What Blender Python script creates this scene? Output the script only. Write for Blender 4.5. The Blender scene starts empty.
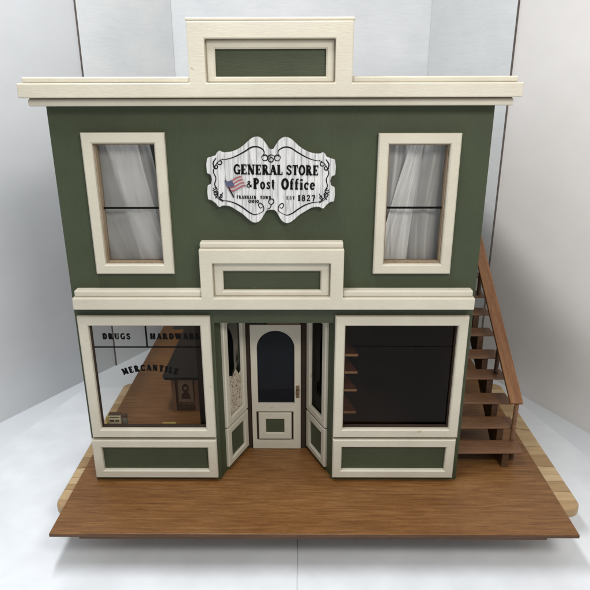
import bpy, bmesh, math, random
from mathutils import Vector, Matrix
random.seed(7)
sc = bpy.context.scene
col = sc.collection
sc.unit_settings.system = 'METRIC'
sc.unit_settings.scale_length = 0.1          # 1 unit = 10 cm
PI = math.pi
TZ = -0.5                                     # height of the white table top

# ------------------------------------------------------------------ materials
class NT:
    def __init__(s, name):
        s.m = bpy.data.materials.new(name); s.m.use_nodes = True
        s.t = s.m.node_tree; s.t.nodes.clear()
        s.out = s.n('ShaderNodeOutputMaterial')
    def n(s, typ, **kw):
        nd = s.t.nodes.new(typ)
        for k, v in kw.items():
            if k in nd.inputs: nd.inputs[k].default_value = v
            else: setattr(nd, k, v)
        return nd
    def l(s, a, b): s.t.links.new(a, b)
    def coord(s, scale, rot=(0, 0, 0)):
        tc = s.n('ShaderNodeTexCoord'); mp = s.n('ShaderNodeMapping')
        mp.inputs['Scale'].default_value = scale; mp.inputs['Rotation'].default_value = rot
        s.l(tc.outputs['Object'], mp.inputs['Vector']); return mp.outputs['Vector']
    def noise(s, scale, sc_, detail=4, rough=.55, dist=0, rot=(0, 0, 0)):
        nz = s.n('ShaderNodeTexNoise'); nz.inputs['Scale'].default_value = sc_
        nz.inputs['Detail'].default_value = detail; nz.inputs['Roughness'].default_value = rough
        nz.inputs['Distortion'].default_value = dist
        s.l(s.coord(scale, rot), nz.inputs['Vector']); return nz.outputs['Fac']
    def ramp(s, fac, stops):
        r = s.n('ShaderNodeValToRGB'); e = r.color_ramp.elements
        while len(e) < len(stops): e.new(.5)
        for i, (p, c) in enumerate(stops):
            e[i].position = p; e[i].color = (*c, 1) if len(c) == 3 else c
        s.l(fac, r.inputs['Fac']); return r.outputs['Color']
    def mix(s, a, b, fac, mode='MIX'):
        m = s.n('ShaderNodeMix', data_type='RGBA', blend_type=mode)
        if isinstance(fac, (int, float)): m.inputs[0].default_value = fac
        else: s.l(fac, m.inputs[0])
        for i, v in ((6, a), (7, b)):
            if isinstance(v, tuple): m.inputs[i].default_value = (*v, 1)
            else: s.l(v, m.inputs[i])
        return m.outputs[2]
    def pbsdf(s, colour, rough=.5, bump=None, bstr=.2, bdist=.01, spec=.4, coat=0):
        p = s.n('ShaderNodeBsdfPrincipled')
        if isinstance(colour, tuple): p.inputs['Base Color'].default_value = (*colour, 1)
        else: s.l(colour, p.inputs['Base Color'])
        if isinstance(rough, (int, float)): p.inputs['Roughness'].default_value = rough
        else: s.l(rough, p.inputs['Roughness'])
        p.inputs['Specular IOR Level'].default_value = spec
        p.inputs['Coat Weight'].default_value = coat
        if bump is not None:
            b = s.n('ShaderNodeBump'); b.inputs['Strength'].default_value = bstr
            b.inputs['Distance'].default_value = bdist
            s.l(bump, b.inputs['Height']); s.l(b.outputs['Normal'], p.inputs['Normal'])
        s.l(p.outputs[0], s.out.inputs['Surface']); return p

def painted(name, c, var=.12, rough=.5, scale=(1, 1, 1), grain=(1.2, 6, 9), bstr=.35, spec=.35):
    t = NT(name)
    big = t.noise(scale, 1.6, 4)
    fine = t.noise(grain, 9, 5, .65)
    a = tuple(x * (1 - var) for x in c); b = tuple(min(1, x * (1 + var)) for x in c)
    cc = t.ramp(big, [(.3, a), (.7, b)])
    cc = t.mix(cc, t.ramp(fine, [(.3, (.84, .83, .80)), (.65, (1, 1, 1))]), .55, 'MULTIPLY')
    if 'green' in name:
        sp_ = t.noise((1, 1, 1), 17, 2, .5)
        cc = t.mix(cc, (.16, .16, .11), t.ramp(sp_, [(.755, (0, 0, 0)), (.79, (.55, .55, .55))]))
        wear = t.noise((1, 1, .5), 2.6, 5, .7)
        cc = t.mix(cc, t.ramp(wear, [(.34, (.86, .88, .84)), (.6, (1, 1, 1)), (.75, (1.0, .98, .92))]), .7, 'MULTIPLY')
    t.pbsdf(cc, rough, fine, bstr, .012, spec)
    return t.m

def wood(name, lo, mid, hi, axis='x', rough=.45, sc_=1.0, bstr=.25, blotch=.5):
    t = NT(name)
    st = {'x': (.35, 5, 5), 'y': (5, .35, 5), 'z': (5, 5, .35)}[axis]
    st = tuple(v * sc_ for v in st)
    g = t.noise(st, 3.2, 6, .62, .5)
    f = t.noise(tuple(v * 4 for v in st), 6, 3, .6)
    c = t.ramp(g, [(.28, lo), (.5, mid), (.74, hi)])
    c = t.mix(c, t.ramp(f, [(.32, (.62, .58, .52)), (.6, (1, 1, 1))]), .6, 'MULTIPLY')
    bl = t.noise((.45, 1.3, 1), 1.5, 5, .6, .8)
    c = t.mix(c, t.ramp(bl, [(.3, (.74, .68, .62)), (.65, (1.0, 1.0, 1.0))]), blotch, 'MULTIPLY')
    md = t.noise(tuple(v * .5 for v in st), 5, 4, .7, .8)
    c = t.mix(c, t.ramp(md, [(.36, (.76, .71, .67)), (.52, (1.0, 1.0, 1.0)), (.72, (1.0, 1.0, 1.0))]), blotch * .6, 'MULTIPLY')
    po = t.noise(tuple(v * (2.2 if v < 1 * sc_ else 9) for v in st), 7, 2, .5)
    c = t.mix(c, t.ramp(po, [(.30, (.45, .38, .32)), (.40, (1.0, 1.0, 1.0))]), .55, 'MULTIPLY')
    t.pbsdf(c, rough, f, bstr, .006)
    return t.m

M = {}
def cream_mat():
    t = NT('cream_paint')
    big = t.noise((1, 1, 1), 1.8, 4)
    fine = t.noise((1.5, 7, 9), 8, 5, .65)
    c = t.ramp(big, [(.3, (.515, .472, .378)), (.7, (.59, .548, .445))])
    c = t.mix(c, t.ramp(fine, [(.3, (.88, .87, .85)), (.65, (1, 1, 1))]), .4, 'MULTIPLY')
    spots = t.noise((1, 1, 1), 13, 2, .5)
    c = t.mix(c, (.33, .26, .16), t.ramp(spots, [(.745, (0, 0, 0)), (.78, (.7, .7, .7))]))
    t.pbsdf(c, .5, fine, .22, .010)
    return t.m
M['cream'] = cream_mat()
M['green'] = painted('dark_green_paint', (.049, .060, .030), .10, .5, grain=(8, 8, 1.2), bstr=.3)
M['green_panel'] = painted('green_panel_paint', (.051, .061, .032), .10, .5, grain=(1.0, 6, 7), bstr=.3)
M['white_panel'] = None
M['base'] = wood('stained_base_wood', (.142, .061, .019), (.224, .105, .034), (.308, .160, .060), 'x', .36, 2.3, .2, 1.0)
M['base_dark'] = wood('dark_edge_wood', (.06, .025, .010), (.10, .045, .018), (.16, .075, .03), 'x', .55)
M['stair'] = wood('walnut_stained_wood', (.125, .058, .027), (.190, .095, .047), (.26, .140, .076), 'x', .5, 1.4)
M['stair_dark'] = wood('dark_stringer_wood', (.06, .028, .013), (.095, .046, .022), (.14, .07, .036), 'y', .55, 1.4)
M['rail'] = wood('reddish_rail_wood', (.17, .070, .028), (.26, .115, .045), (.36, .18, .075), 'y', .4, 1.4)
M['cabinet'] = wood('cabinet_wood', (.20, .105, .055), (.30, .165, .095), (.40, .235, .14), 'z', .5, 2)
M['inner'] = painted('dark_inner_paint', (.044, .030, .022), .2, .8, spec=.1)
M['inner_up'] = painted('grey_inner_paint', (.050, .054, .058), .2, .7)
M['jamb'] = wood('raw_jamb_wood', (.22, .16, .10), (.30, .23, .155), (.38, .30, .21), 'z', .7, 2)
M['black_top'] = painted('black_counter_top', (.022, .017, .013), .2, .5, spec=.15)
M['ink'] = painted('black_ink', (.006, .006, .006), .1, .8, spec=.05)
M['ink_soft'] = painted('grey_black_ink', (.014, .014, .016), .1, .8, spec=.05)
M['brass'] = None
def simple(name, c, rough=.5, metal=0, spec=.4):
    t = NT(name); nz = t.noise((1, 1, 1), 2 if 'paper' in name else 12, 3)
    cc = t.ramp(nz, [(.3, tuple(x * (.96 if 'paper' in name else .85) for x in c)), (.7, tuple(min(1, x * 1.1) for x in c))])
    p = t.pbsdf(cc, rough, spec=spec); p.inputs['Metallic'].default_value = metal
    return t.m
M['brass'] = simple('aged_brass', (.22, .15, .08), .45, .7)
M['yellow'] = simple('yellowed_paint', (.55, .42, .14), .6)
M['card'] = simple('cream_card', (.60, .52, .37), .7)
M['maroon'] = simple('maroon_print', (.12, .035, .035), .7)
M['olive'] = simple('olive_print', (.08, .09, .03), .7)
M['greyish'] = simple('grey_tin', (.22, .21, .18), .5)
M['flag_red'] = simple('faded_flag_red', (.30, .10, .105), .8)
M['flag_white'] = simple('faded_flag_white', (.42, .39, .39), .8)
M['flag_blue'] = simple('faded_flag_blue', (.075, .08, .14), .8)
M['blue'] = simple('pale_blue_print', (.12, .22, .45), .7)
M['pic'] = simple('tan_picture', (.36, .24, .155), .6)
M['dark_sheet'] = simple('dark_interior_sheet', (.062, .058, .056), .9, spec=.1)  # dark colour stands for the unlit room behind the door glass
M['rubber'] = simple('black_rubber', (.02, .02, .02), .7)
M['gap'] = simple('brown_raw_edge', (.11, .09, .08), .8)

def sign_wood():
    t = NT('whitewashed_wood')
    g = t.noise((9, 4, .8), 4.2, 5, .6, .9)
    c = t.ramp(g, [(.30, (.30, .295, .29)), (.43, (.50, .495, .485)), (.55, (.61, .60, .585)), (.7, (.68, .67, .655))])
    # dark drawn board lines running down the sign
    w = t.n('ShaderNodeTexWave', wave_type='BANDS', bands_direction='X')
    w.inputs['Scale'].default_value = 3.1; w.inputs['Distortion'].default_value = 3.2
    w.inputs['Detail'].default_value = 2; w.inputs['Detail Scale'].default_value = .7
    t.l(t.coord((1.5, 1, .55)), w.inputs['Vector'])
    c = t.mix(c, t.ramp(w.outputs['Fac'], [(.0, (.52, .51, .52)), (.10, (1, 1, 1))]), .8, 'MULTIPLY')
    t.pbsdf(c, .6, g, .3, .01); return t.m
M['sign'] = sign_wood()

def cutting_board():
    t = NT('striped_bamboo_board')
    tc = t.n('ShaderNodeTexCoord'); sx = t.n('ShaderNodeSeparateXYZ'); t.l(tc.outputs['Object'], sx.inputs[0])
    wob = t.noise((.15, 1, 1), 2.0, 2)
    ad = t.n('ShaderNodeMath', operation='MULTIPLY_ADD'); ad.inputs[1].default_value = .5
    t.l(wob, ad.inputs[0]); t.l(sx.outputs['Y'], ad.inputs[2])
    dv = t.n('ShaderNodeMath', operation='DIVIDE'); dv.inputs[1].default_value = .155; t.l(ad.outputs[0], dv.inputs[0])
    fl = t.n('ShaderNodeMath', operation='FLOOR'); t.l(dv.outputs[0], fl.inputs[0])
    fr = t.n('ShaderNodeMath', operation='FRACT'); t.l(dv.outputs[0], fr.inputs[0])
    wn = t.n('ShaderNodeTexWhiteNoise', noise_dimensions='1D'); t.l(fl.outputs[0], wn.inputs['W'])
    c = t.ramp(wn.outputs['Value'], [(0, (.36, .235, .115)), (.5, (.47, .325, .17)), (1, (.55, .41, .24))])
    g = t.noise((.6, 7, 7), 5, 5, .6, .3)
    c = t.mix(c, t.ramp(g, [(.3, (.72, .68, .62)), (.62, (1, 1, 1))]), .7, 'MULTIPLY')
    c = t.mix(c, t.ramp(fr.outputs[0], [(.0, (.36, .27, .18)), (.10, (1, 1, 1))]), .85, 'MULTIPLY')
    t.pbsdf(c, .42, g, .15, .005); return t.m
M['board'] = cutting_board()

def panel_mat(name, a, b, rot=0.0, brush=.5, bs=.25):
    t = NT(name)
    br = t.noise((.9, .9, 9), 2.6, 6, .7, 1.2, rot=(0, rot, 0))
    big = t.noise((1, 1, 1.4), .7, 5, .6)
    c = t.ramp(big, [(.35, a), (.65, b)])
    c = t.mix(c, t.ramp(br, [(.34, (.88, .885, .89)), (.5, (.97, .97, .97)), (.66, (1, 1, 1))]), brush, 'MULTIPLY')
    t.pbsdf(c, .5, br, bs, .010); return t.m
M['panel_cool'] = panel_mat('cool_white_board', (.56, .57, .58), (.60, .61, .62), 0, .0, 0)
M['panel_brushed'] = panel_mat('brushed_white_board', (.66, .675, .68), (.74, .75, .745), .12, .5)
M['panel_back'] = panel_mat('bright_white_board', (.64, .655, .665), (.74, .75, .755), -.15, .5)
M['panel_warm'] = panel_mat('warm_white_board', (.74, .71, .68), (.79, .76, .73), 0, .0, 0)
def table_mat():
    t = NT('white_table')
    big = t.noise((1, 1, 1), .45, 3); f = t.noise((1, 1, 1), 6, 4)
    c = t.ramp(big, [(.35, (.66, .69, .72)), (.7, (.72, .745, .77))])
    t.pbsdf(c, t.ramp(f, [(.3, (.42,) * 3), (.7, (.55,) * 3)]), f, .06, .01, spec=.4); return t.m
M['table'] = table_mat()
M['paper'] = simple('white_paper_sheet', (.71, .735, .76), .6)

def glass(name, tint, refl, rough=.02):
    t = NT(name)
    tr = t.n('ShaderNodeBsdfTransparent'); tr.inputs[0].default_value = (*tint, 1)
    gl = t.n('ShaderNodeBsdfGlossy'); gl.inputs['Roughness'].default_value = rough
    fr = t.n('ShaderNodeFresnel'); fr.inputs['IOR'].default_value = refl
    nz = t.noise((1, 1, 1), 2.5, 2); b = t.n('ShaderNodeBump'); b.inputs['Strength'].default_value = .03
    b.inputs['Distance'].default_value = .05
    t.l(nz, b.inputs['Height']); t.l(b.outputs[0], gl.inputs['Normal'])
    mx = t.n('ShaderNodeMixShader'); t.l(fr.outputs[0], mx.inputs[0]); t.l(tr.outputs[0], mx.inputs[1]); t.l(gl.outputs[0], mx.inputs[2])
    t.l(mx.outputs[0], t.out.inputs['Surface']); return t.m
M['glass'] = glass('clear_acetate', (.93, .92, .90), 1.12)
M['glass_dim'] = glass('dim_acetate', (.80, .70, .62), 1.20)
M['glass_dark'] = glass('smoky_acetate', (.66, .68, .72), 1.13)

def sheer(nm='sheer_white_curtain', base=.44):
    t = NT(nm)
    tr = t.n('ShaderNodeBsdfTransparent'); df = t.n('ShaderNodeBsdfDiffuse'); df.inputs[0].default_value = (.97, .98, 1.0, 1)
    tl = t.n('ShaderNodeBsdfTranslucent'); tl.inputs[0].default_value = (.6, .62, .66, 1)
    m1 = t.n('ShaderNodeMixShader', ); m1.inputs[0].default_value = .3
    t.l(df.outputs[0], m1.inputs[1]); t.l(tl.outputs[0], m1.inputs[2])
    lw = t.n('ShaderNodeLayerWeight'); lw.inputs['Blend'].default_value = .45
    weave = t.noise((1, 1, 1), 60, 2)
    ad = t.n('ShaderNodeMath', operation='MULTIPLY_ADD'); ad.inputs[1].default_value = .75; ad.inputs[2].default_value = base
    ad.use_clamp = True; t.l(lw.outputs['Facing'], ad.inputs[0])
    m2 = t.n('ShaderNodeMixShader'); t.l(ad.outputs[0], m2.inputs[0]); t.l(tr.outputs[0], m2.inputs[1]); t.l(m1.outputs[0], m2.inputs[2])
    t.l(m2.outputs[0], t.out.inputs['Surface']); return t.m
M['sheer'] = sheer(); M['sheer_dense'] = sheer('dense_sheer_curtain', .74)
def lace():
    t = NT('beige_lace')
    v = t.n('ShaderNodeTexVoronoi', feature='DISTANCE_TO_EDGE'); v.inputs['Scale'].default_value = 26
    t.l(t.coord((1, 1, 1)), v.inputs['Vector'])
    c = t.ramp(v.outputs['Distance'], [(.05, (.52, .45, .35)), (.28, (.24, .18, .125))])
    t.pbsdf(c, .8); return t.m
M['lace'] = lace()

# ------------------------------------------------------------------ mesh helpers
class MB:
    def __init__(s): s.bm = bmesh.new()
    def box(s, x0, x1, y0, y1, z0, z1):
        v = [s.bm.verts.new(p) for p in ((x0,y0,z0),(x1,y0,z0),(x1,y1,z0),(x0,y1,z0),(x0,y0,z1),(x1,y0,z1),(x1,y1,z1),(x0,y1,z1))]
        for f in ((0,3,2,1),(4,5,6,7),(0,1,5,4),(1,2,6,5),(2,3,7,6),(3,0,4,7)): s.bm.faces.new([v[i] for i in f])
        return s
    def frame(s, x0, x1, z0, z1, w, yf, yb, bev=.012, wb=None):
        """mitred picture frame; front face at yf, back at yb"""
        wb = wb or w
        prof = [(0, yb), (0, yf + bev), (bev, yf), (1 - 0, yf), (1, yf + bev), (1, yb)]
        rings = []
        for i, (u, y) in enumerate(prof):
            def off(W):
                if i == 2: return bev
                if i == 3: return W - bev
                return u * W
            a = off(w); b = off(wb)
            rings.append([s.bm.verts.new(p) for p in ((x0+a, y, z0+b), (x1-a, y, z0+b), (x1-a, y, z1-a), (x0+a, y, z1-a))])
        n = len(rings)
        for i in range(n):
            A = rings[i]; B = rings[(i + 1) % n]
            for k in range(4): s.bm.faces.new([A[k], A[(k+1) % 4], B[(k+1) % 4], B[k]])
        return s
    def cells(s, xs, zs, solid, y0, y1):
        nx, nz = len(xs) - 1, len(zs) - 1
        V = {}
        def v(i, k, y):
            if (i, k, y) not in V: V[(i, k, y)] = s.bm.verts.new((xs[i], y, zs[k]))
            return V[(i, k, y)]
        S = lambda i, k: 0 <= i < nx and 0 <= k < nz and solid(i, k)
        for i in range(nx):
            for k in range(nz):
                if not S(i, k): continue
                s.bm.faces.new([v(i,k,y0), v(i+1,k,y0), v(i+1,k+1,y0), v(i,k+1,y0)])
                s.bm.faces.new([v(i,k,y1), v(i,k+1,y1), v(i+1,k+1,y1), v(i+1,k,y1)])
                if not S(i-1, k): s.bm.faces.new([v(i,k,y0), v(i,k+1,y0), v(i,k+1,y1), v(i,k,y1)])
                if not S(i+1, k): s.bm.faces.new([v(i+1,k,y0), v(i+1,k,y1), v(i+1,k+1,y1), v(i+1,k+1,y0)])
                if not S(i, k-1): s.bm.faces.new([v(i,k,y0), v(i,k,y1), v(i+1,k,y1), v(i+1,k,y0)])
                if not S(i, k+1): s.bm.faces.new([v(i,k+1,y0), v(i+1,k+1,y0), v(i+1,k+1,y1), v(i,k+1,y1)])
        bmesh.ops.dissolve_limit(s.bm, angle_limit=.01, verts=s.bm.verts[:], edges=s.bm.edges[:])
        return s
    def prism(s, pts, d0, d1, axis='y'):
        """polygon extruded; pts are (a,b) in the plane perpendicular to axis"""
        def P(a, b, d): return {'y': (a, d, b), 'x': (d, a, b), 'z': (a, b, d)}[axis]
        A = [s.bm.verts.new(P(a, b, d0)) for a, b in pts]; B = [s.bm.verts.new(P(a, b, d1)) for a, b in pts]
        n = len(pts)
        s.bm.faces.new(A); s.bm.faces.new(B[::-1])
        for i in range(n): s.bm.faces.new([A[i], B[i], B[(i+1) % n], A[(i+1) % n]])
        return s
    def ribbon(s, pts, w, y, w2=None):
        """flat stroke in the x-z plane facing -y"""
        if len(pts) < 2: return s
        n = len(pts); L = []; R = []
        for i, (x, z) in enumerate(pts):
            ax, az = pts[max(0, i-1)]; bx, bz = pts[min(n-1, i+1)]
            dx, dz = bx-ax, bz-az; l = math.hypot(dx, dz) or 1; nx, nz = -dz/l, dx/l
            ww = w if w2 is None else w + (w2 - w) * math.sin(PI * i / (n-1))
            L.append(s.bm.verts.new((x + nx*ww/2, y, z + nz*ww/2))); R.append(s.bm.verts.new((x - nx*ww/2, y, z - nz*ww/2)))
        for i in range(n-1): s.bm.faces.new([R[i], R[i+1], L[i+1], L[i]])
        return s
    def cyl(s, c, r, h, axis='z', seg=24, r2=None):
        m = Matrix.Translation(c)
        if axis == 'y': m = m @ Matrix.Rotation(PI/2, 4, 'X')
        if axis == 'x': m = m @ Matrix.Rotation(PI/2, 4, 'Y')
        bmesh.ops.create_cone(s.bm, cap_ends=True, segments=seg, radius1=r, radius2=r if r2 is None else r2, depth=h, matrix=m)
        return s
    def xf(s, mat): bmesh.ops.transform(s.bm, matrix=mat, verts=s.bm.verts[:]); return s
    def build(s, name, mat, parent=None, bevel=0, seg=2, recalc=True, smooth=False):
        if recalc: bmesh.ops.recalc_face_normals(s.bm, faces=s.bm.faces[:])
        me = bpy.data.meshes.new(name)
        if parent is not None:
            pl = parent.get('_o'); off = Vector((0, 0, 0))
            q = parent
            while q is not None: off += q.location; q = q.parent
            if off.length > 0: bmesh.ops.translate(s.bm, vec=-off, verts=s.bm.verts[:])
        s.bm.to_mesh(me); s.bm.free()
        if smooth:
            for p in me.polygons: p.use_smooth = True
        me.materials.append(mat)
        o = bpy.data.objects.new(name, me); col.objects.link(o); o.parent = parent
        if bevel:
            b = o.modifiers.new('bevel', 'BEVEL'); b.width = bevel; b.segments = seg; b.limit_method = 'ANGLE'; b.angle_limit = .6
        return o
def thing(name, label, cat, loc=(0, 0, 0), group=None):
    o = bpy.data.objects.new(name, None); col.objects.link(o); o.location = loc
    o.empty_display_size = .2; o['label'] = label; o['category'] = cat
    if group: o['group'] = group
    return o
def empty(name, parent):
    o = bpy.data.objects.new(name, None); col.objects.link(o); o.parent = parent; o.empty_display_size = .1
    return o
def tag(o, label, cat): o['label'] = label; o['category'] = cat; return o
def structure(o): o['kind'] = 'structure'; return o

def catmull(p, n=6, closed=False):
    out = []; N = len(p)
    rng = range(N if closed else N-1)
    for i in rng:
        g = (lambda k: p[k % N]) if closed else (lambda k: p[min(max(k, 0), N-1)])
        a, b, c, d = g(i-1), g(i), g(i+1), g(i+2)
        for j in range(n):
            t = j / n
            out.append(tuple(.5*((2*b[q]) + (-a[q]+c[q])*t + (2*a[q]-5*b[q]+4*c[q]-d[q])*t*t + (-a[q]+3*b[q]-3*c[q]+d[q])*t**3) for q in (0, 1)))
    if not closed: out.append(p[-1])
    return out
def arc(cx, cz, rx, rz, a0, a1, n=14):
    return [(cx + rx*math.cos(math.radians(a0+(a1-a0)*i/n)), cz + rz*math.sin(math.radians(a0+(a1-a0)*i/n))) for i in range(n+1)]

# ------------------------------------------------------------------ hand drawn slab-serif letters (unit height)
T, H, SF = .23, .11, .10
def S(x0, x1, z): return ([(x0, z), (x1, z)], SF)
lo, up = .05, .95
GL = {
 'A': (.80, [([(.12, 0), (.40, 1)], H), ([(.38, 1), (.66, 0)], T), ([(.2, .32), (.56, .32)], .09), S(-.02, .26, lo), S(.48, .84, lo)]),
 'C': (.74, [(arc(.42, .5, .30, .44, 50, 310), .17), ([(.66, .95), (.66, .66)], .08), ([(.66, .3), (.62, .12)], .09)]),
 'D': (.80, [([(.2, 0), (.2, 1)], T), (arc(.26, .5, .40, .45, 90, -90), .18), S(.02, .3, lo), S(.02, .3, up)]),
 'E': (.72, [([(.2, 0), (.2, 1)], T), S(.02, .64, lo), S(.02, .64, up), ([(.2, .5), (.5, .5)], .09), ([(.62, .0), (.62, .28)], .07), ([(.62, 1), (.62, .72)], .07), ([(.48, .36), (.48, .64)], .06)]),
 'F': (.68, [([(.2, 0), (.2, 1)], T), S(.02, .4, lo), S(.02, .62, up), ([(.2, .5), (.5, .5)], .09), ([(.6, 1), (.6, .72)], .07), ([(.48, .36), (.48, .64)], .06)]),
 'G': (.80, [(arc(.42, .5, .30, .44, 50, 330), .17), ([(.66, .95), (.66, .68)], .08), ([(.66, 0), (.66, .42)], .14), S(.48, .82, .42)]),
 'H': (.88, [([(.2, 0), (.2, 1)], T), ([(.66, 0), (.66, 1)], T), ([(.2, .5), (.66, .5)], .1), S(.02, .36, lo), S(.02, .36, up), S(.5, .84, lo), S(.5, .84, up)]),
 'I': (.44, [([(.2, 0), (.2, 1)], T), S(.02, .38, lo), S(.02, .38, up)]),
 'K': (.84, [([(.2, 0), (.2, 1)], T), ([(.25, .42), (.66, 1)], H), ([(.36, .55), (.7, 0)], T), S(.02, .36, lo), S(.02, .36, up), S(.52, .86, lo), S(.5, .8, up)]),
 'L': (.68, [([(.2, 0), (.2, 1)], T), S(.02, .62, lo), S(.02, .36, up), ([(.6, 0), (.6, .32)], .08)]),
 'M': (1.0, [([(.16, 0), (.16, 1)], H), ([(.18, 1), (.47, .12)], T), ([(.47, .12), (.76, 1)], H), ([(.78, 0), (.78, 1)], T), S(.0, .3, lo), S(0, .24, up), S(.62, .96, lo), S(.7, .96, up)]),
 'N': (.86, [([(.16, 0), (.16, 1)], H), ([(.16, 1), (.66, 0)], T), ([(.68, 0), (.68, 1)], H), S(.0, .3, lo), S(0, .24, up), S(.54, .84, up)]),
 'O': (.82, [(arc(.40, .5, .30, .44, 0, 360, 24), .19)]),
 'P': (.74, [([(.2, 0), (.2, 1)], T), (arc(.26, .72, .32, .235, 90, -90), .15), S(.02, .42, lo), S(.02, .3, up)]),
 'R': (.84, [([(.2, 0), (.2, 1)], T), (arc(.26, .74, .30, .215, 90, -90), .15), ([(.38, .52), (.66, 0)], T), S(.02, .38, lo), S(.02, .3, up), S(.56, .86, lo)]),
 'S': (.70, [(catmull([(.56, .76), (.42, .93), (.2, .86), (.17, .66), (.36, .52), (.56, .36), (.52, .12), (.3, .06), (.13, .26)], 4), .16), ([(.6, .96), (.6, .68)], .07), ([(.08, .04), (.08, .34)], .07)]),
 'T': (.76, [([(.37, 0), (.37, 1)], T), S(.05, .69, up), S(.2, .54, lo), ([(.07, 1), (.07, .68)], .07), ([(.67, 1), (.67, .68)], .07)]),
 'U': (.84, [([(.2, 1), (.2, .3)], T), (arc(.42, .32, .24, .27, 180, 360), .13), ([(.66, 1), (.66, .3)], H), S(.02, .38, up), S(.5, .82, up)]),
 'W': (1.1, [([(.12, 1), (.32, 0)], T), ([(.32, 0), (.54, 1)], H), ([(.52, 1), (.74, 0)], T), ([(.74, 0), (.94, 1)], H), S(0, .3, up), S(.42, .64, up), S(.82, 1.06, up)]),
 '&': (.80, [(catmull([(.72, .05), (.36, .5), (.24, .78), (.38, .95), (.5, .8), (.36, .56), (.14, .36), (.14, .12), (.36, .03), (.58, .2), (.66, .46)], 4), .13)]),
 '1': (.50, [([(.25, 0), (.25, 1)], T), S(.05, .46, lo), ([(.05, .8), (.25, .97)], .1)]),
 '8': (.70, [(arc(.34, .73, .19, .21, 0, 360, 16), .14), (arc(.34, .28, .23, .24, 0, 360, 16), .15)]),
 '2': (.70, [(catmull([(.12, .7), (.2, .92), (.45, .93), (.52, .7), (.36, .4), (.1, .08)], 4), .15), ([(.08, .08), (.62, .08)], .15), ([(.6, 0), (.6, .28)], .07)]),
 '7': (.66, [([(.08, .92), (.6, .92)], .15), ([(.56, .92), (.28, 0)], .17), ([(.1, 1), (.1, .7)], .07)]),
 'o': (.62, [(arc(.29, .33, .20, .29, 0, 360, 20), .15)]),
 's': (.52, [(catmull([(.4, .52), (.28, .62), (.13, .52), (.26, .36), (.42, .2), (.28, .04), (.1, .14)], 4), .12), ([(.42, .64), (.42, .46)], .06), ([(.07, .02), (.07, .2)], .06)]),
 't': (.46, [([(.2, .88), (.2, .15)], .18), (arc(.3, .15, .1, .12, 180, 300, 6), .1), ([(.03, .6), (.4, .6)], .08)]),
 'f': (.46, [([(.2, 0), (.2, .8)], .18), (arc(.32, .8, .12, .16, 180, 40, 8), .12), ([(.03, .6), (.42, .6)], .08), S(.05, .38, lo)]),
 'i': (.38, [([(.2, 0), (.2, .65)], .18), ([(.2, .8), (.2, .98)], .2), S(.04, .36, lo), ([(.05, .62), (.2, .62)], .08)]),
 'c': (.56, [(arc(.31, .33, .20, .28, 50, 310), .14), ([(.45, .6), (.45, .46)], .1)]),
 'e': (.60, [(arc(.30, .33, .20, .28, 0, 320), .14), ([(.12, .35), (.48, .35)], .08)]),
 '.': (.30, [([(.1, .08), (.26, .08)], .16)]),
 ' ': (.45, []),
}
def word_width(txt, gap=.08): return sum(GL[c][0] + gap for c in txt) - gap
def write(mb, txt, x0, x1, z0, h, y, place=None, gap=.08, widen=1.0):
    """strokes of txt fitted from x0 to x1, baseline z0, letter height h"""
    W = word_width(txt, gap); sx = (x1 - x0) / W
    cx = 0; n = 0
    for c in txt:
        adv, st = GL[c]
        mid = cx + adv/2
        for pts, w in st:
            if w == SF and len(pts) == 2: ww = w*h*widen
            else: ww = w * min(sx, h) * widen * (1 if pts[0][0] != pts[-1][0] or True else 1)
            P = []
            for a, b in pts:
                if place: P.append(place((cx + a)*sx, mid*sx, b*h))
                else: P.append((x0 + (cx + a)*sx, z0 + b*h))
            mb.ribbon(P, ww, y - n*.00006); n += 1
        cx += adv + gap
    return mb

# ------------------------------------------------------------------ THE STORE
store = thing('miniature_store', 'green and cream miniature two storey store building with a wooden base and side staircase', 'model building')

# base
MB().box(-2.20, 3.0, -.86, 4.42, -.038, 0).build('base_board', M['base'], store, .006)
MB().box(-1.92, 2.70, -.835, 4.30, -.085, -.040).build('under_board', M['base_dark'], store, .004)

MB().box(-2.198, 2.998, -.8635, -.8605, -.037, -.005).build('front_edge', M['base_dark'], store)

# front wall (one sheet with the five openings)
xs = [-2.0, -1.86, -1.61, -1.05, -.71, -.60, .61, .71, 1.07, 1.62, 1.86, 2.0]
zs = [0, .67, 1.88, 2.51, 3.66, 4.044]
def solid(i, k):
    xm = (xs[i]+xs[i+1])/2; zm = (zs[k]+zs[k+1])/2
    if -.60 < xm < .61 and zm < 1.88: return False
    if .67 < zm < 1.88 and (-1.86 < xm < -.71 or .71 < xm < 1.86): return False
    if 2.51 < zm < 3.66 and (-1.61 < xm < -1.05 or 1.07 < xm < 1.62): return False
    return True
MB().cells(xs, zs, solid, 0, .06).build('front_wall', M['green'], store, .004)

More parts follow.
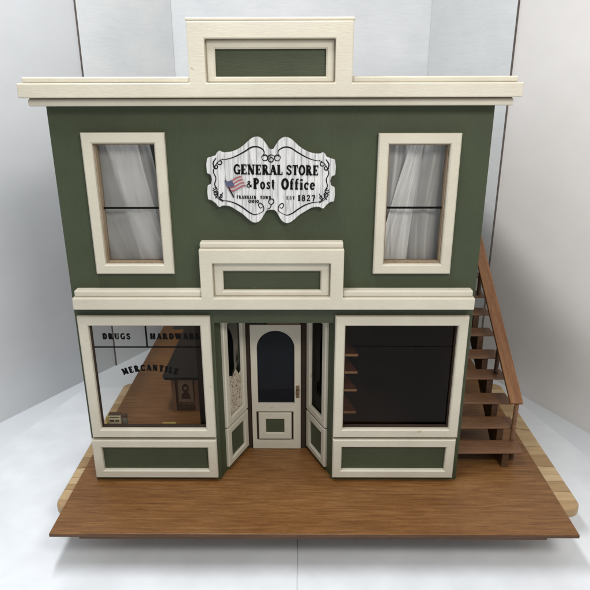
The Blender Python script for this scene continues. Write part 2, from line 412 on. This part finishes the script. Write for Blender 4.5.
# cornice with raised parapet
def tboard(xl, xa, xb, xc, xd, xr, z0, z1, z2, z3, yf, yb, name, parent):
    X = [xl, xa, xb, xc, xd, xr]; Z = [z0, z1, z2, z3]
    def s(i, k):
        if k == 0: return True
        if i in (0, 4): return False
        return not (k == 1 and i == 2)
    return MB().cells(X, Z, s, yf, yb).build(name, M['cream'], parent, .010, 2)
cor = tboard(-2.15, -.672, -.53, .565, .712, 2.165, 4.045, 4.165, 4.51, 4.645, -.20, .06, 'cornice', store)
for a_, b_ in ((-2.115, -.674), (.714, 2.125)):
    MB().box(a_, b_, -.165, .055, 4.1665, 4.215).build('top_bead', M['cream'], cor, .012)
MB().box(-.682, .722, -.185, .055, 4.6465, 4.675).build('parapet_cap', M['cream'], cor, .010)
MB().box(-2.10, 2.115, -.135, .03, 3.975, 4.034).build('lower_lip', M['cream'], cor, .012)
MB().box(-2.09, 2.105, -.115, -.001, 4.0345, 4.0445).build('lip_spacer', M['jamb'], cor)
MB().frame(-.529, .564, 4.166, 4.509, .075, -.135, -.02, .012, .048).build('parapet_frame', M['cream'], cor)
MB().box(-.50, .53, -.095, -.05, 4.18, 4.48).build('parapet_panel', M['green_panel'], cor)
# belt course with its raised box
belt = tboard(-1.95, -.69, -.57, .56, .685, 1.963, 2.075, 2.195, 2.545, 2.685, -.14, 0, 'belt_cornice', store)
for a_, b_ in ((-1.935, -.692), (.687, 1.948)):
    MB().box(a_, b_, -.105, -.001, 2.1965, 2.262).build('top_bead', M['cream'], belt, .014)
MB().box(-.683, .678, -.105, -.001, 2.6865, 2.745).build('box_cap', M['cream'], belt, .014)
MB().frame(-.569, .559, 2.196, 2.544, .092, -.085, -.001, .014, .058).build('box_frame', M['cream'], belt)
MB().box(-.50, .48, -.035, -.003, 2.22, 2.50).build('box_panel', M['green_panel'], belt)

# upper windows
def curtain(x0, x1, z0, z1, fn, nx=90, nz=60, y=.125):
    mb = MB(); V = []
    for k in range(nz+1):
        row = []
        for i in range(nx+1):
            u = i/nx; v = k/nz
            X, dy = fn(u, v)
            row.append(mb.bm.verts.new((x0 + (x1-x0)*X, y + dy, z0 + (z1-z0)*v)))
        V.append(row)
    for k in range(nz):
        for i in range(nx): mb.bm.faces.new([V[k][i], V[k][i+1], V[k+1][i+1], V[k+1][i]])
    return mb
def folds(u, v, slant, ph, n):
    s = u*n + slant*(1-v)**1.3 + ph
    e = .55 + .45*v
    return e*(.034*math.sin(2*PI*s + 1.4*math.sin(4*u+2*v)) + .012*math.sin(2*PI*(s*2.3 + .3) + 2*math.sin(3*v)) + .0035*math.sin(2*PI*(s*5.3 + .6*math.sin(5*v)))) + .010*math.sin(5*v + 6*u)
def upper_window(x0, x1, z0, z1, side):
    fr = MB().frame(x0, x1, z0, z1, .095, -.055, .0, .012).build('window', M['cream'], store)
    MB().frame(x0+.0945, x1-.0945, z0+.0945, z1-.0945, .014, -.002, .10, .002).build('jamb', M['jamb'], fr)
    MB().box(x0+.095, x1-.095, .062, .066, z0+.095, z1-.095).build('pane', M['glass'], fr)
    MB().box(x0+.096, x1-.096, .045, .060, 3.035, 3.053).build('muntin', M['ink'], fr)
    a, b, c, d = x0+.07, x1-.07, z0+.05, z1-.05
    if side == 'left':
        def f1(u, v): return u*(.80 + .20*(1-v)**.7), folds(u, v, -.7, .1, 1.5)
        curtain(a, b, c, d, f1).build('curtain', M['sheer'], fr, recalc=False, smooth=True)
        def f2(u, v): return .42*(1-v)**1.1 + .12 + u*(.52 - .10*(1-v)), .035 + folds(u, v, -.5, .4, 1.5)
        curtain(a, b, c, d, f2).build('curtain', M['sheer_dense'], fr, recalc=False, smooth=True)
        MB().prism([(1.0*x, z) for x, z in [(-1.19, 2.60), (-1.09, 2.62), (-1.08, 2.71), (-1.15, 2.76), (-1.2, 2.68)]], .20, .204).build('blue_patch', M['blue'], fr)
    else:
        def f1(u, v): return .02 + .16*(1-v) + u*(.97-.16*(1-v)), .03 + folds(u, v, .25, .3, 2.1)
        curtain(a, b, c, d, f1).build('curtain', M['sheer'], fr, recalc=False, smooth=True)
        def f2(u, v):   # swag falling from top middle to bottom left
            c0 = .50 - .36*(1-v)**.9; w = .20 + .30*(1-v)
            return c0 + (u-.4)*w, folds(u, v, .1, .6, 1.1)
        curtain(a, b, c, d, f2).build('curtain', M['sheer_dense'], fr, recalc=False, smooth=True)
    return fr
wl = upper_window(-1.71, -.955, 2.415, 3.745, 'left')
MB().box(-1.72, -.94, .32, .335, 2.40, 3.76).build('light_block_sheet', M['inner_up'], wl)  # added sheet, blocks stray light so the view behind the curtain stays dark
upper_window(.975, 1.72, 2.415, 3.735, 'right')

# shop windows
def shop_window(x0, x1, z0, z1, mat):
    fr = MB().frame(x0, x1, z0, z1, .10, -.055, 0, .012).build('shop_window', M['cream'], store)
    MB().frame(x0+.0985, x1-.0985, z0+.0985, z1-.0985, .013, -.002, .039, .002).build('jamb', M['inner'], fr)
    MB().box(x0+.10, x1-.10, .040, .044, z0+.10, z1-.10).build('pane', mat, fr)
    return fr
lw = shop_window(-1.965, -.635, .565, 1.968, M['glass'])
m = MB(); m.box(-1.86, -.74, .030, .036, 1.592, 1.606); m.build('muntin', M['ink'], lw)
MB().box(-1.315, -1.298, .030, .036, 1.607, 1.865).build('muntin', M['ink'], lw)
write(MB(), 'DRUGS', -1.757, -1.472, 1.687, .064, .036, gap=.22, widen=1.75).build('lettering', M['ink'], lw, recalc=False)
write(MB(), 'HARDWARE', -1.268, -.758, 1.687, .064, .036, gap=.22, widen=1.75).build('lettering', M['ink'], lw, recalc=False)
CX, RAD = -1.300, .80; ZT = 1.412
def arcplace(ax, mx, b):
    W0 = .58; s = mx - W0/2; ang = s / RAD; th = -ang
    bx = CX + RAD*math.sin(ang); bz = ZT - RAD*(1-math.cos(ang)) - .085 + .06*(-s)*0 
    lx = ax - mx; lz = b
    return (bx + lx*math.cos(th) - lz*math.sin(th)*1.0, bz + lx*math.sin(th) + lz*math.cos(th))
write(MB(), 'MERCANTILE', 0, .58, 0, .070, .036, place=arcplace, gap=.20, widen=1.8).build('lettering', M['ink'], lw, recalc=False)
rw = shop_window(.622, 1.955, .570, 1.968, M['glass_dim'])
MB().box(.745, 1.84, .030, .036, 1.597, 1.600).build('muntin', M['ink_soft'], rw)

# kick panels under the shop windows
def kick(x0, x1, z0, z1):
    k = MB().frame(x0, x1, z0, z1, .098, -.055, 0, .012).build('kick_panel', M['cream'], store)
    MB().box(x0+.09, x1-.09, -.006, -.002, z0+.09, z1-.09).build('panel_field', M['green_panel'], k)
kick(-1.985, -.635, .050, .535); kick(.622, 1.945, .055, .545)

# splayed sides of the entrance
def splay(ax, ay, bx, by, flip):
    L = math.hypot(bx-ax, by-ay); ang = math.atan2(by-ay, bx-ax)
    # local x along the wall from near to far, local -y faces the entrance
    if not flip: mat = Matrix.Translation((ax, ay, 0)) @ Matrix.Rotation(ang, 4, 'Z')
    else: mat = Matrix.Translation((bx, by, 0)) @ Matrix.Rotation(math.atan2(ay-by, ax-bx), 4, 'Z')
    n0, n1 = (.10, L-.015) if not flip else (.015, L-.10)
    w = MB().cells([0, n0+.075, n1-.075, L], [0, .64, 1.79, 1.88], lambda i, k: not (i == 1 and k == 1), 0, .016).xf(mat).build('side_wall', M['green'], store)
    f = MB().frame(n0, n1, .565, 1.86, .085, -.035, 0, .010).xf(mat).build('side_window', M['cream'], store)
    MB().box(n0+.08, n1-.08, .008, .011, .63, 1.79).xf(mat).build('pane', M['glass'], f)
    k = MB().frame(n0, n1, .055, .545, .085, -.035, 0, .010, .075).xf(mat).build('kick_panel', M['cream'], store)
    MB().box(n0+.08, n1-.08, -.006, -.002, .12, .47).xf(mat).build('panel_field', M['green_panel'], k)
    return mat, f, L
mt, f, L = splay(-.60, .062, -.365, .60, False)
zt = [1.10, 1.06, 1.16, 1.09, 1.13, 1.02]
pts = [(.19, .655)] + [(.512, .655)] + [(.512 - .0644*i, zt[i]) for i in range(6)]
MB().prism(pts, .001, .006).xf(mt).build('lace_panel', M['lace'], f)
mt2, f2, L2 = splay(.61, .062, .365, .60, True)
MB().prism([(.08, .62), (.30, .62), (.24, .9), (.30, 1.1), (.22, 1.6), (.08, 1.7)], .02, .04).xf(mt2).build('drape', M['cabinet'], f2)

# door wall, lintel and door
MB().cells([-.40, -.30, .285, .42], [0, 1.63, 1.88], lambda i, k: not (i == 1 and k == 0), .60, .66).build('door_surround', M['inner'], store)  # green wall coloured dark to stand for the shadow beside the door
MB().box(-.62, .63, .061, .70, 1.8815, 1.92).build('entrance_ceiling', M['green'], store)
door = empty('door', store)
def arch_pts(cx, r, z0, zc, n=20): return [(cx-r, z0)] + [(cx + r*math.cos(PI - PI*i/n), zc + r*math.sin(PI - PI*i/n)) for i in range(n+1)] + [(cx+r, z0)]
dx0, dx1, dz0, dz1 = -.295, .278, .006, 1.62
cxd = -.008; r = .213; za, zb = .625, 1.335
mb = MB()
n = 24
inner = [(cxd-r, za)] + [(cxd + r*math.cos(PI - PI*i/n), zb + r*math.sin(PI - PI*i/n)*1.0) for i in range(n+1)] + [(cxd+r, za)]
def outer_for(p):
    x, z = p
    if z <= zb + 1e-6: return (dx0 if x < cxd else dx1, z)
    a = math.atan2(z-zb, x-cxd)
    # project to the rectangle
    tx = ((dx1 if math.cos(a) > 0 else dx0)-cxd)/math.cos(a) if abs(math.cos(a)) > 1e-6 else 1e9
    tz = (dz1-zb)/math.sin(a)
    tt = min(tx, tz); return (cxd + tt*math.cos(a), zb + tt*math.sin(a))
outer = [outer_for(p) for p in inner]
yf, yb = .575, .625
def loop(pts, y): return [mb.bm.verts.new((x, y, z)) for x, z in pts]
If, Of, Ib, Ob = loop(inner, yf), loop(outer, yf), loop(inner, yb), loop(outer, yb)
for i in range(len(inner)-1):
    mb.bm.faces.new([Of[i], Of[i+1], If[i+1], If[i]]); mb.bm.faces.new([Ob[i], Ib[i], Ib[i+1], Ob[i+1]])
    mb.bm.faces.new([If[i], If[i+1], Ib[i+1], Ib[i]]); mb.bm.faces.new([Of[i], Ob[i], Ob[i+1], Of[i+1]])
# corners of the top that the projection skips
for y, f_ in ((yf, Of), (yb, Ob)):
    pass
mb.cells([dx0, -.245, .192, dx1], [dz0, .115, .515, za], lambda i, k: not (i == 1 and k == 1), yf, yb)
mb.build('door_leaf', M['cream'], door, .004)
for sgn, xx in ((0, dx0), (1, dx1)):
    # fill the small corner triangle left above the arch
    idx = [k for k in range(len(outer)-1) if (abs(outer[k][0]-xx) < 1e-6) != (abs(outer[k+1][0]-xx) < 1e-6) and outer[k][1] > zb]
    for k in idx: MB().prism([outer[k], outer[k+1], (xx, dz1)], yf, yb).build('door_corner', M['cream'], door)
MB().prism([(cxd-r+.001, za+.001)] + [(cxd + (r-.001)*math.cos(PI - PI*i/n), zb + (r-.001)*math.sin(PI - PI*i/n)) for i in range(n+1)] + [(cxd+r-.001, za+.001)], .600, .604).build('pane', M['glass_dark'], door)
MB().box(-.244, .191, .612, .622, .116, .514).build('panel_back', M['inner'], door)
MB().box(-.225, .205, .611, .614, .60, 1.56).build('door_dark_sheet', M['dark_sheet'], door)  # added sheet, interior darkness painted behind the pane
dp = MB().frame(-.222, .170, .135, .497, .088, .580, .611, .008).build('panel_frame', M['cream'], door)
MB().box(-.145, .095, .597, .600, .21, .42).build('panel_field', M['green_panel'], door)
kn = MB().box(.222, .262, .566, .574, .70, .86); kn.build('lock_plate', M['brass'], door, .004)
MB().cyl((.242, .550, .79), .020, .030, 'y', 16).build('knob', M['brass'], door, .005, smooth=True)
MB().box(-.10, .27, .560, .598, 1.626, 1.650).build('door_head', M['base_dark'], store)

# the shell behind the front
MB().box(1.94, 1.998, .0605, 4.25, 0.0005, 3.90).build('side_wall', M['green'], store)
MB().box(-1.998, -1.94, .0605, 4.25, 2.056, 3.90).build('side_wall', M['green'], store)
MB().box(-1.998, 1.998, 4.251, 4.31, 0.0005, 3.90).build('rear_wall', M['inner_up'], store)
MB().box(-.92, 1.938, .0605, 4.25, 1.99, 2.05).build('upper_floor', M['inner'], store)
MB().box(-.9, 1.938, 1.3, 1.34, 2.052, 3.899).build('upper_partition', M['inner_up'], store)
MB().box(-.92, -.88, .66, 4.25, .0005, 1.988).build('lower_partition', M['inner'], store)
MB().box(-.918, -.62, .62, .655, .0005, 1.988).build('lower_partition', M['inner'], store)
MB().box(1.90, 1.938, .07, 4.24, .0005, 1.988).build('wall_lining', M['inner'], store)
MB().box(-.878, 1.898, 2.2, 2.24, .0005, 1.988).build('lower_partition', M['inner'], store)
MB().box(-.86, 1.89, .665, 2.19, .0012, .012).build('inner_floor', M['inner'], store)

# corner shelves seen through the right shop window
sh = empty('shelf_unit', store)
MB().prism([(.625, .30), (.66, .30), (.66, .80), (.625, .80)], .012, 1.60, 'z').build('shelf_back', M['stair_dark'], sh)
for z in (.67, .95, 1.17, 1.38):
    MB().prism([(.662, .33), (.90, .33), (.74, .95), (.662, .95)], z-.022, z, 'z').build('shelf', M['stair'], sh, .003)
    MB().box(.662, .90, .322, .329, z-.024, z+.002).build('shelf_edge', M['card'], sh)

# ------------------------------------------------------------------ hanging sign
sign = empty('sign', store)
def sp(u, v): return ((u - 288) * .00209 + .002, 3.322 - (v - 192) * .00212)
half = [(288, 63), (297, 60), (306, 46), (322, 24), (338, 13), (354, 11), (372, 17), (392, 33), (412, 50), (438, 66), (468, 76), (498, 78), (512, 72), (522, 78), (530, 90), (544, 96)]
edge = [(566, 102), (571, 130), (569, 166), (554, 172), (548, 192), (554, 214), (568, 220), (571, 248), (568, 280)]
low = [(552, 284), (536, 296), (520, 313), (500, 306), (470, 310), (442, 326), (414, 344), (392, 364), (372, 378), (354, 380), (336, 370), (322, 348), (311, 330), (301, 323), (288, 322)]
R_ = catmull(half, 4) + edge + catmull(low, 4)
Lh = [(576 - u, v) for u, v in R_][::-1]
outl = [sp(u, v) for u, v in (R_ + Lh[1:-1])]
MB().prism(outl, -.060, -.004).build('sign_board', M['sign'], sign, .006)
YS = -.0615
bl = MB(); q = [0]
def stroke(p, w=.009, w2=None, n=6):
    q[0] += 1; bl.ribbon([sp(*a) for a in catmull(p, n)], w, YS - q[0]*.00007, w2)
for mir in (0, 1):
    mm = (lambda p: [(576-u, v) for u, v in p]) if mir else (lambda p: p)
    stroke(mm([(330, 92), (318, 80), (322, 64), (345, 52), (372, 54), (402, 72), (440, 92), (475, 104), (510, 108)]), .004, .013)
    stroke(mm([(330, 92), (322, 108), (306, 106), (304, 92), (314, 84), (326, 94)]), .005, .009)
    stroke(mm([(340, 338), (360, 344), (382, 336), (410, 316), (440, 298), (476, 286), (512, 284)]), .004, .013)
    stroke(mm([(340, 338), (322, 326), (322, 306), (336, 292), (344, 300), (336, 314), (326, 308)]), .005, .010)
    # corner curls
    for (cu, cv, r0) in ((510, 118, 13), (528, 136, 12), (512, 262, 12), (530, 248, 12), (536, 228, 8)):
        stroke(mm([(cu + r0*math.cos(a*.9)*(1-a/9), cv + r0*math.sin(a*.9)*(1-a/9)) for a in [k*.75 for k in range(9)]]), .006, .010, 3)
    stroke(mm([(496, 104), (520, 118), (534, 140), (540, 160), (530, 186), (536, 214), (526, 236), (540, 252), (526, 272), (500, 290)]), .005, .010)
    stroke(mm([(526, 100), (540, 124), (528, 148)]), .007, .012); stroke(mm([(546, 238), (524, 256), (536, 274)]), .007, .012)
    stroke(mm([(500, 248), (516, 272), (498, 284)]), .006, .011)
stroke([(288, 84), (276, 94), (278, 110), (292, 114), (298, 102), (286, 94), (280, 104)], .006, .010)
stroke([(290, 300), (278, 290), (282, 276), (296, 274), (300, 288), (290, 298), (284, 312), (270, 318)], .006, .010)
stroke([(252, 84), (270, 90), (288, 84), (306, 90), (324, 84)], .004, .007)
bl.build('scrollwork', M['ink_soft'], sign, recalc=False)
def swrite(txt, u0, u1, v0, v1, gap=.08, widen=1.0):
    t = MB(); a = sp(u0, v1); b_ = sp(u1, v0); write(t, txt, a[0], b_[0], a[1], b_[1]-a[1], YS - .0030 - swrite.k*.0002, gap=gap, widen=widen*1.22); swrite.k += 1; t.build('lettering', M['ink'], sign, recalc=False)
swrite.k = 0
swrite('GENERAL', 124, 340, 126, 168, .04, 1.0)
swrite('STORE', 354, 496, 126, 168, .04, 1.0)
swrite('&', 178, 206, 196, 224, .06)
swrite('Post', 210, 306, 184, 230, .10, 1.15)
swrite('Office', 334, 482, 184, 230, .10, 1.15)
swrite('FRANKLIN', 136, 222, 260, 273, .2, 1.2)
swrite('TOWN.', 240, 294, 260, 273, .2, 1.2)
swrite('OHIO', 188, 234, 278, 291, .2, 1.2)
swrite('EST', 356, 394, 260, 274, .22, .9)
swrite('1827', 406, 484, 254, 280, .16, 1.0)
MB().ribbon([sp(88, 194), sp(104, 230), sp(124, 268)], .012, YS - .010).build('flag_pole', M['ink_soft'], sign, recalc=False)
def flagpt(a, b_):   # a along fly 0..1, b down 0..1
    u = 84 + 74*a + 20*b_; v = 198 - 20*a + 44*b_ + 5*math.sin(a*5.5)
    return sp(u, v)
def fpatch(a0, a1, b0, b1, mat, nm, y):
    mb = MB(); n = 8; A = []; B = []
    for i in range(n+1):
        a = a0 + (a1-a0)*i/n
        x, z = flagpt(a, b0); A.append(mb.bm.verts.new((x, y, z))); x, z = flagpt(a, b1); B.append(mb.bm.verts.new((x, y, z)))
    for i in range(n): mb.bm.faces.new([B[i], B[i+1], A[i+1], A[i]])
    return mb, n
mb, _ = fpatch(0, 1, 0, 1, None, '', YS-.008); mb.build('flag_cloth', M['flag_white'], sign, recalc=False)
red = MB()
for k in range(4):
    y = YS - .0095; n = 8; A = []; B = []
    b0, b1 = k*2/7, (k*2+1)/7
    for i in range(n+1):
        x, z = flagpt(i/n, b0); A.append(red.bm.verts.new((x, y, z))); x, z = flagpt(i/n, b1); B.append(red.bm.verts.new((x, y, z)))
    for i in range(n): red.bm.faces.new([B[i], B[i+1], A[i+1], A[i]])
red.build('flag_stripes', M['flag_red'], sign, recalc=False)
mb, _ = fpatch(0, .44, 0, .56, None, '', YS-.011); mb.build('flag_canton', M['flag_blue'], sign, recalc=False)

sign.matrix_local = Matrix.Translation((0, 0, 3.32)) @ Matrix.Rotation(math.radians(.9), 4, 'Y') @ Matrix.Translation((0, 0, -3.32))

# ------------------------------------------------------------------ outside staircase
st = empty('staircase', store)
Y0, Z0, RUN, RISE, N = .18, .22, .265, .175, 11
tread0 = MB().box(2.01, 2.79, 0, .24, -.026, 0).build('tread', M['stair'], st, .006)
for k in range(N):
    o = tread0 if k == 0 else tread0.copy()
    if k: col.objects.link(o); o.parent = st
    o.location = (random.uniform(-.006, .010), Y0 + RUN*k, Z0 + RISE*k); o.rotation_euler = (0, random.uniform(-.006, .006), random.uniform(-.006, .006))
def stringer(x0, x1):
    pts = [(Y0+.04, .0005), (Y0+.04, Z0-.032)]
    for k in range(1, N):
        pts += [(Y0 + RUN*k + .03, Z0 + RISE*(k-1) - .032), (Y0 + RUN*k + .03, Z0 + RISE*k - .032)]
    pts += [(Y0 + RUN*N, Z0 + RISE*(N-1) - .032), (Y0 + RUN*N, Z0 + RISE*(N-1) - .25), (Y0 + .40, .0005)]
    MB().prism(pts, x0, x1, 'x').build('stringer', M['stair_dark'], st, .004)
stringer(2.575, 2.65); stringer(2.015, 2.04)
MB().box(2.01, 2.79, Y0+RUN*N, 3.75, Z0+RISE*(N-1)+.10, Z0+RISE*(N-1)+.14).build('landing', M['stair'], st, .004)
MB().box(2.70, 2.76, 3.66, 3.72, .0005, Z0+RISE*(N-1)+.099).build('landing_post', M['stair_dark'], st)
# handrail
ry0, rz0, ry1, rz1 = .40, .735, 3.05, .735 + 2.65*.655
ang = math.atan2(rz1-rz0, ry1-ry0); LR = math.hypot(rz1-rz0, ry1-ry0)
mat = Matrix.Translation((2.73, ry0, rz0)) @ Matrix.Rotation(ang, 4, 'X')
MB().box(-.072, .075, 0, LR, -.04, 0).build('handrail', M['rail'], st, .006).matrix_local = mat
for k, (y, x) in enumerate(((.415, 2.735), (1.09, 2.70), (2.09, 2.70), (2.95, 2.70))):
    kk = int((y - Y0)/RUN); zb_ = .0005 if k == 0 else Z0 + RISE*kk + .0005
    if k == 0:
        MB().cyl((x, y, (Z0 + .705)/2), .027, .705 - Z0, 'z', 14).build('baluster', M['stair'], st, smooth=False)
        MB().cyl((x, y-.03, (Z0-.031)/2), .035, Z0-.032, 'z', 14).build('foot_block', M['stair_dark'], st)
    else:
        zt_ = rz0 + (y - ry0)*.655 - .03
        MB().cyl((x, y, (zb_ + zt_)/2), .027, zt_ - zb_, 'z', 14).build('baluster', M['stair_dark'], st)

# ------------------------------------------------------------------ loose things inside the shop
ct = thing('shop_counter', 'brown miniature cabinet with a long black top and small picture, behind the left window', 'counter', (-1.22, 1.45, 0))
MB().prism([(-1.54, 1.44), (-1.50, 1.39), (-.93, 1.39), (-.93, 3.95), (-1.54, 3.95)], .49, .545, 'z').build('counter_top', M['black_top'], ct, .012)
MB().box(-1.40, -.94, 1.50, 3.90, .06, .488).build('cabinet_body', M['cabinet'], ct, .004)
for xx in (-1.44, -1.13): MB().box(xx, xx+.055, 1.455, 1.498, .001, .488).build('corner_post', M['cabinet'], ct, .004)
MB().box(-1.43, -.95, 1.46, 3.9, .001, .058).build('plinth', M['stair_dark'], ct, .004)
pc = MB().box(-1.36, -1.155, 1.484, 1.496, .12, .46).build('picture', M['pic'], ct, .003)
MB().prism(arc(-1.257, .33, .045, .065, 0, 345, 18), 1.480, 1.4835).build('picture_head', M['stair_dark'], pc)
MB().prism([(-1.32, .17), (-1.195, .17), (-1.205, .23), (-1.235, .27), (-1.28, .27), (-1.31, .23)], 1.480, 1.4835).build('picture_bust', M['stair_dark'], pc)
MB().cyl((-1.257, 1.478, .33), .024, .004, 'y', 16).build('picture_face', M['pic'], pc)

ZL = .5905
MB().box(-1.855, -.715, .0625, .150, .572, .590).build('window_ledge', M['stair_dark'], store, .002)
bx = thing('carton', 'tiny cream printed carton in the lower left corner of the left shop window', 'box', (-1.745, .11, ZL))
MB().box(-1.810, -1.685, .072, .125, ZL, .765).build('box_body', M['card'], bx, .004)
MB().box(-1.813, -1.682, .069, .128, .7655, .778).build('lid', M['stair_dark'], bx, .003)
MB().box(-1.800, -1.755, .0685, .0705, .690, .712).build('print', M['maroon'], bx)
MB().box(-1.742, -1.700, .0685, .0705, .690, .712).build('print', M['olive'], bx)
MB().box(-1.800, -1.695, .0685, .0705, .738, .749).build('print', M['olive'], bx)
tin = thing('tin', 'small grey tin with a dark lid beside the cream carton', 'tin', (-1.648, .108, ZL))
MB().cyl((-1.648, .108, .660), .029, .138, 'z', 20).build('tin_body', M['greyish'], tin)
MB().cyl((-1.648, .108, .7425), .031, .026, 'z', 20).build('lid', M['stair_dark'], tin)
tag(MB().box(-1.845, -1.815, .080, .130, ZL, .745).build('yellow_block', M['yellow'], None, .005), 'yellowish little block left of the cream carton', 'block')
tag(MB().box(-1.235, -1.09, .082, .105, ZL, .6665).build('wood_strip', M['yellow'], None, .004), 'short yellow wood strip lying at the bottom of the left shop window', 'strip')

# ------------------------------------------------------------------ board and turntable under the store
def rrect(x0, x1, y0, y1, r, n=8):
    P = []
    for cx, cy, a in ((x1-r, y1-r, 0), (x0+r, y1-r, 90), (x0+r, y0+r, 180), (x1-r, y0+r, 270)):
        P += [(cx + r*math.cos(math.radians(a+90*i/n)), cy + r*math.sin(math.radians(a+90*i/n))) for i in range(n+1)]
    return P
cb = MB().prism(rrect(-2.37, 3.275, -.36, 2.42, .13), -.235, -.088, 'z').build('cutting_board', M['board'], None, .045, 4)
tag(cb, 'light striped bamboo board with rounded corners under the wooden base', 'cutting board')
tt = thing('turntable', 'low dark turntable hidden beneath the bamboo board', 'turntable', (.4, 1.1, TZ))
MB().cyl((.4, 1.1, -.262), .9, .05, 'z', 48).build('plate', M['greyish'], tt)
MB().cyl((.4, 1.1, -.393), .8, .208, 'z', 48).build('turntable_base', M['rubber'], tt)

# ------------------------------------------------------------------ the setting
structure(MB().box(-14, 14, -12, 14, TZ-.1, TZ).build('tabletop', M['table'], None))
structure(MB().prism([(-6.2, -6), (.235, -6), (.235, 3.0), (-3.2, 3.0)], TZ+.0005, TZ+.014, 'z').build('paper_sheet', M['paper'], None, .002))
structure(MB().prism([(.247, -6), (6.2, -6), (3.5, 3.0), (.247, 3.0)], TZ+.0005, TZ+.013, 'z').build('paper_sheet', M['paper'], None, .002))
def fan(x0, y0, x1, y1, th, z1, mat, name, edge_at=None, off=0.0):
    """upright board between two floor points; inside face towards the store"""
    d = Vector((x1-x0, y1-y0, 0)); L = d.length; a = math.atan2(d.y, d.x)
    m_ = Matrix.Translation((x0, y0, 0)) @ Matrix.Rotation(a, 4, 'Z')
    return m_, L
def board(name, p, q_, th, mat, label, z1=7.2, edge=None, side=1):
    m_, L = fan(*p, *q_, th, z1, mat, name)
    t_ = thing(name, label, 'backdrop panel', (p[0], p[1], TZ))
    MB().box(0, L, 0, side*th, TZ+.001, z1).xf(m_).build('board', mat, t_)
    if edge == 'start': MB().box(-.012, -.0005, -.001, side*th, TZ+.001, z1).xf(m_).build('raw_edge', M['gap'], t_)
    if edge == 'end': MB().box(L+.0005, L+.012, -.001, side*th, TZ+.001, z1).xf(m_).build('raw_edge', M['gap'], t_)
    return t_
# left wall: line through (-4.1,1.95) and (-2.95,3.83) ; corners at (-1.95,5.55) and (2.50,5.45)
def ext(a, b, k): return (a[0] + (b[0]-a[0])*k, a[1] + (b[1]-a[1])*k)
A0, A1, B1 = (-4.10, 1.95), (-2.95, 3.83), (-1.93, 5.52)
nrm = Vector((A1[1]-A0[1], -(A1[0]-A0[0]))).normalized() * .028
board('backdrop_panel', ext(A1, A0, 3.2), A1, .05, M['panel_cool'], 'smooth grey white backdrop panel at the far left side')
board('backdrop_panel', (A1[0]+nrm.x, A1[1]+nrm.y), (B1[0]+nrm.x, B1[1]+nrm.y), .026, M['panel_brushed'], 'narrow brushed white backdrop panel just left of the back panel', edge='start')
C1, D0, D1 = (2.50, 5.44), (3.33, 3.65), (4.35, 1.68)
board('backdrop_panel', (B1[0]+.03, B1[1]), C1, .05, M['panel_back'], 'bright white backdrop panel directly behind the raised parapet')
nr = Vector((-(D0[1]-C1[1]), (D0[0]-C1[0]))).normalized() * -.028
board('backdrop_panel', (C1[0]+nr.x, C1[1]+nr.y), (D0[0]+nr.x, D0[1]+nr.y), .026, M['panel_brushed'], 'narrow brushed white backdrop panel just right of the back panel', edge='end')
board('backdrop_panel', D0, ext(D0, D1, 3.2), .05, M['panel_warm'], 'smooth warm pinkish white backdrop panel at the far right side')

# ------------------------------------------------------------------ light
w = bpy.data.worlds.new('World'); sc.world = w; w.use_nodes = True
bg = w.node_tree.nodes['Background']; bg.inputs[0].default_value = (.93, .965, 1.0, 1); bg.inputs[1].default_value = .50
def area(name, loc, target, size, energy, colr, sy=None):
    l = bpy.data.lights.new(name, 'AREA'); l.energy = energy; l.color = colr; l.size = size
    if sy: l.shape = 'RECTANGLE'; l.size_y = sy
    o = bpy.data.objects.new(name, l); col.objects.link(o); o.location = loc
    o.rotation_euler = (Vector(target) - Vector(loc)).to_track_quat('-Z', 'Y').to_euler()
    return o
area('ceiling_lamp', (-1.5, -1.2, 9), (-.6, -1.0, 0), 5.0, 600, (.97, .98, 1), .6)
area('front_ceiling_lamp', (3.2, -6.5, 7.7), (0, 0, 2), 2.8, 410, (1, .965, .91), 1.8)

# ------------------------------------------------------------------ camera
Q = (0.2601, -5.5536, 4.1779, 0.3451, -0.0075, -0.0026, 595.271)
pit, yaw, rol = Q[3], Q[4], Q[5]
F = Vector((math.sin(yaw)*math.cos(pit), math.cos(yaw)*math.cos(pit), -math.sin(pit)))
R = F.cross(Vector((0, 0, 1))).normalized(); U = R.cross(F)
R2 = math.cos(rol)*R + math.sin(rol)*U; U2 = -math.sin(rol)*R + math.cos(rol)*U
cd = bpy.data.cameras.new('camera'); cam = bpy.data.objects.new('camera', cd); col.objects.link(cam)
m_ = Matrix((R2, U2, -F)).transposed().to_4x4(); m_.translation = Vector(Q[:3]); cam.matrix_world = m_
cd.sensor_width = 36; cd.lens = 36*Q[6]/590; cd.clip_start = .05; cd.clip_end = 200
sc.camera = cam
sc.render.engine = 'CYCLES'
sc.cycles.max_bounces = 8; sc.cycles.transparent_max_bounces = 16
sc.view_settings.view_transform = 'Standard'; sc.view_settings.look = 'None'
sc.view_settings.exposure = 0; sc.view_settings.gamma = 1
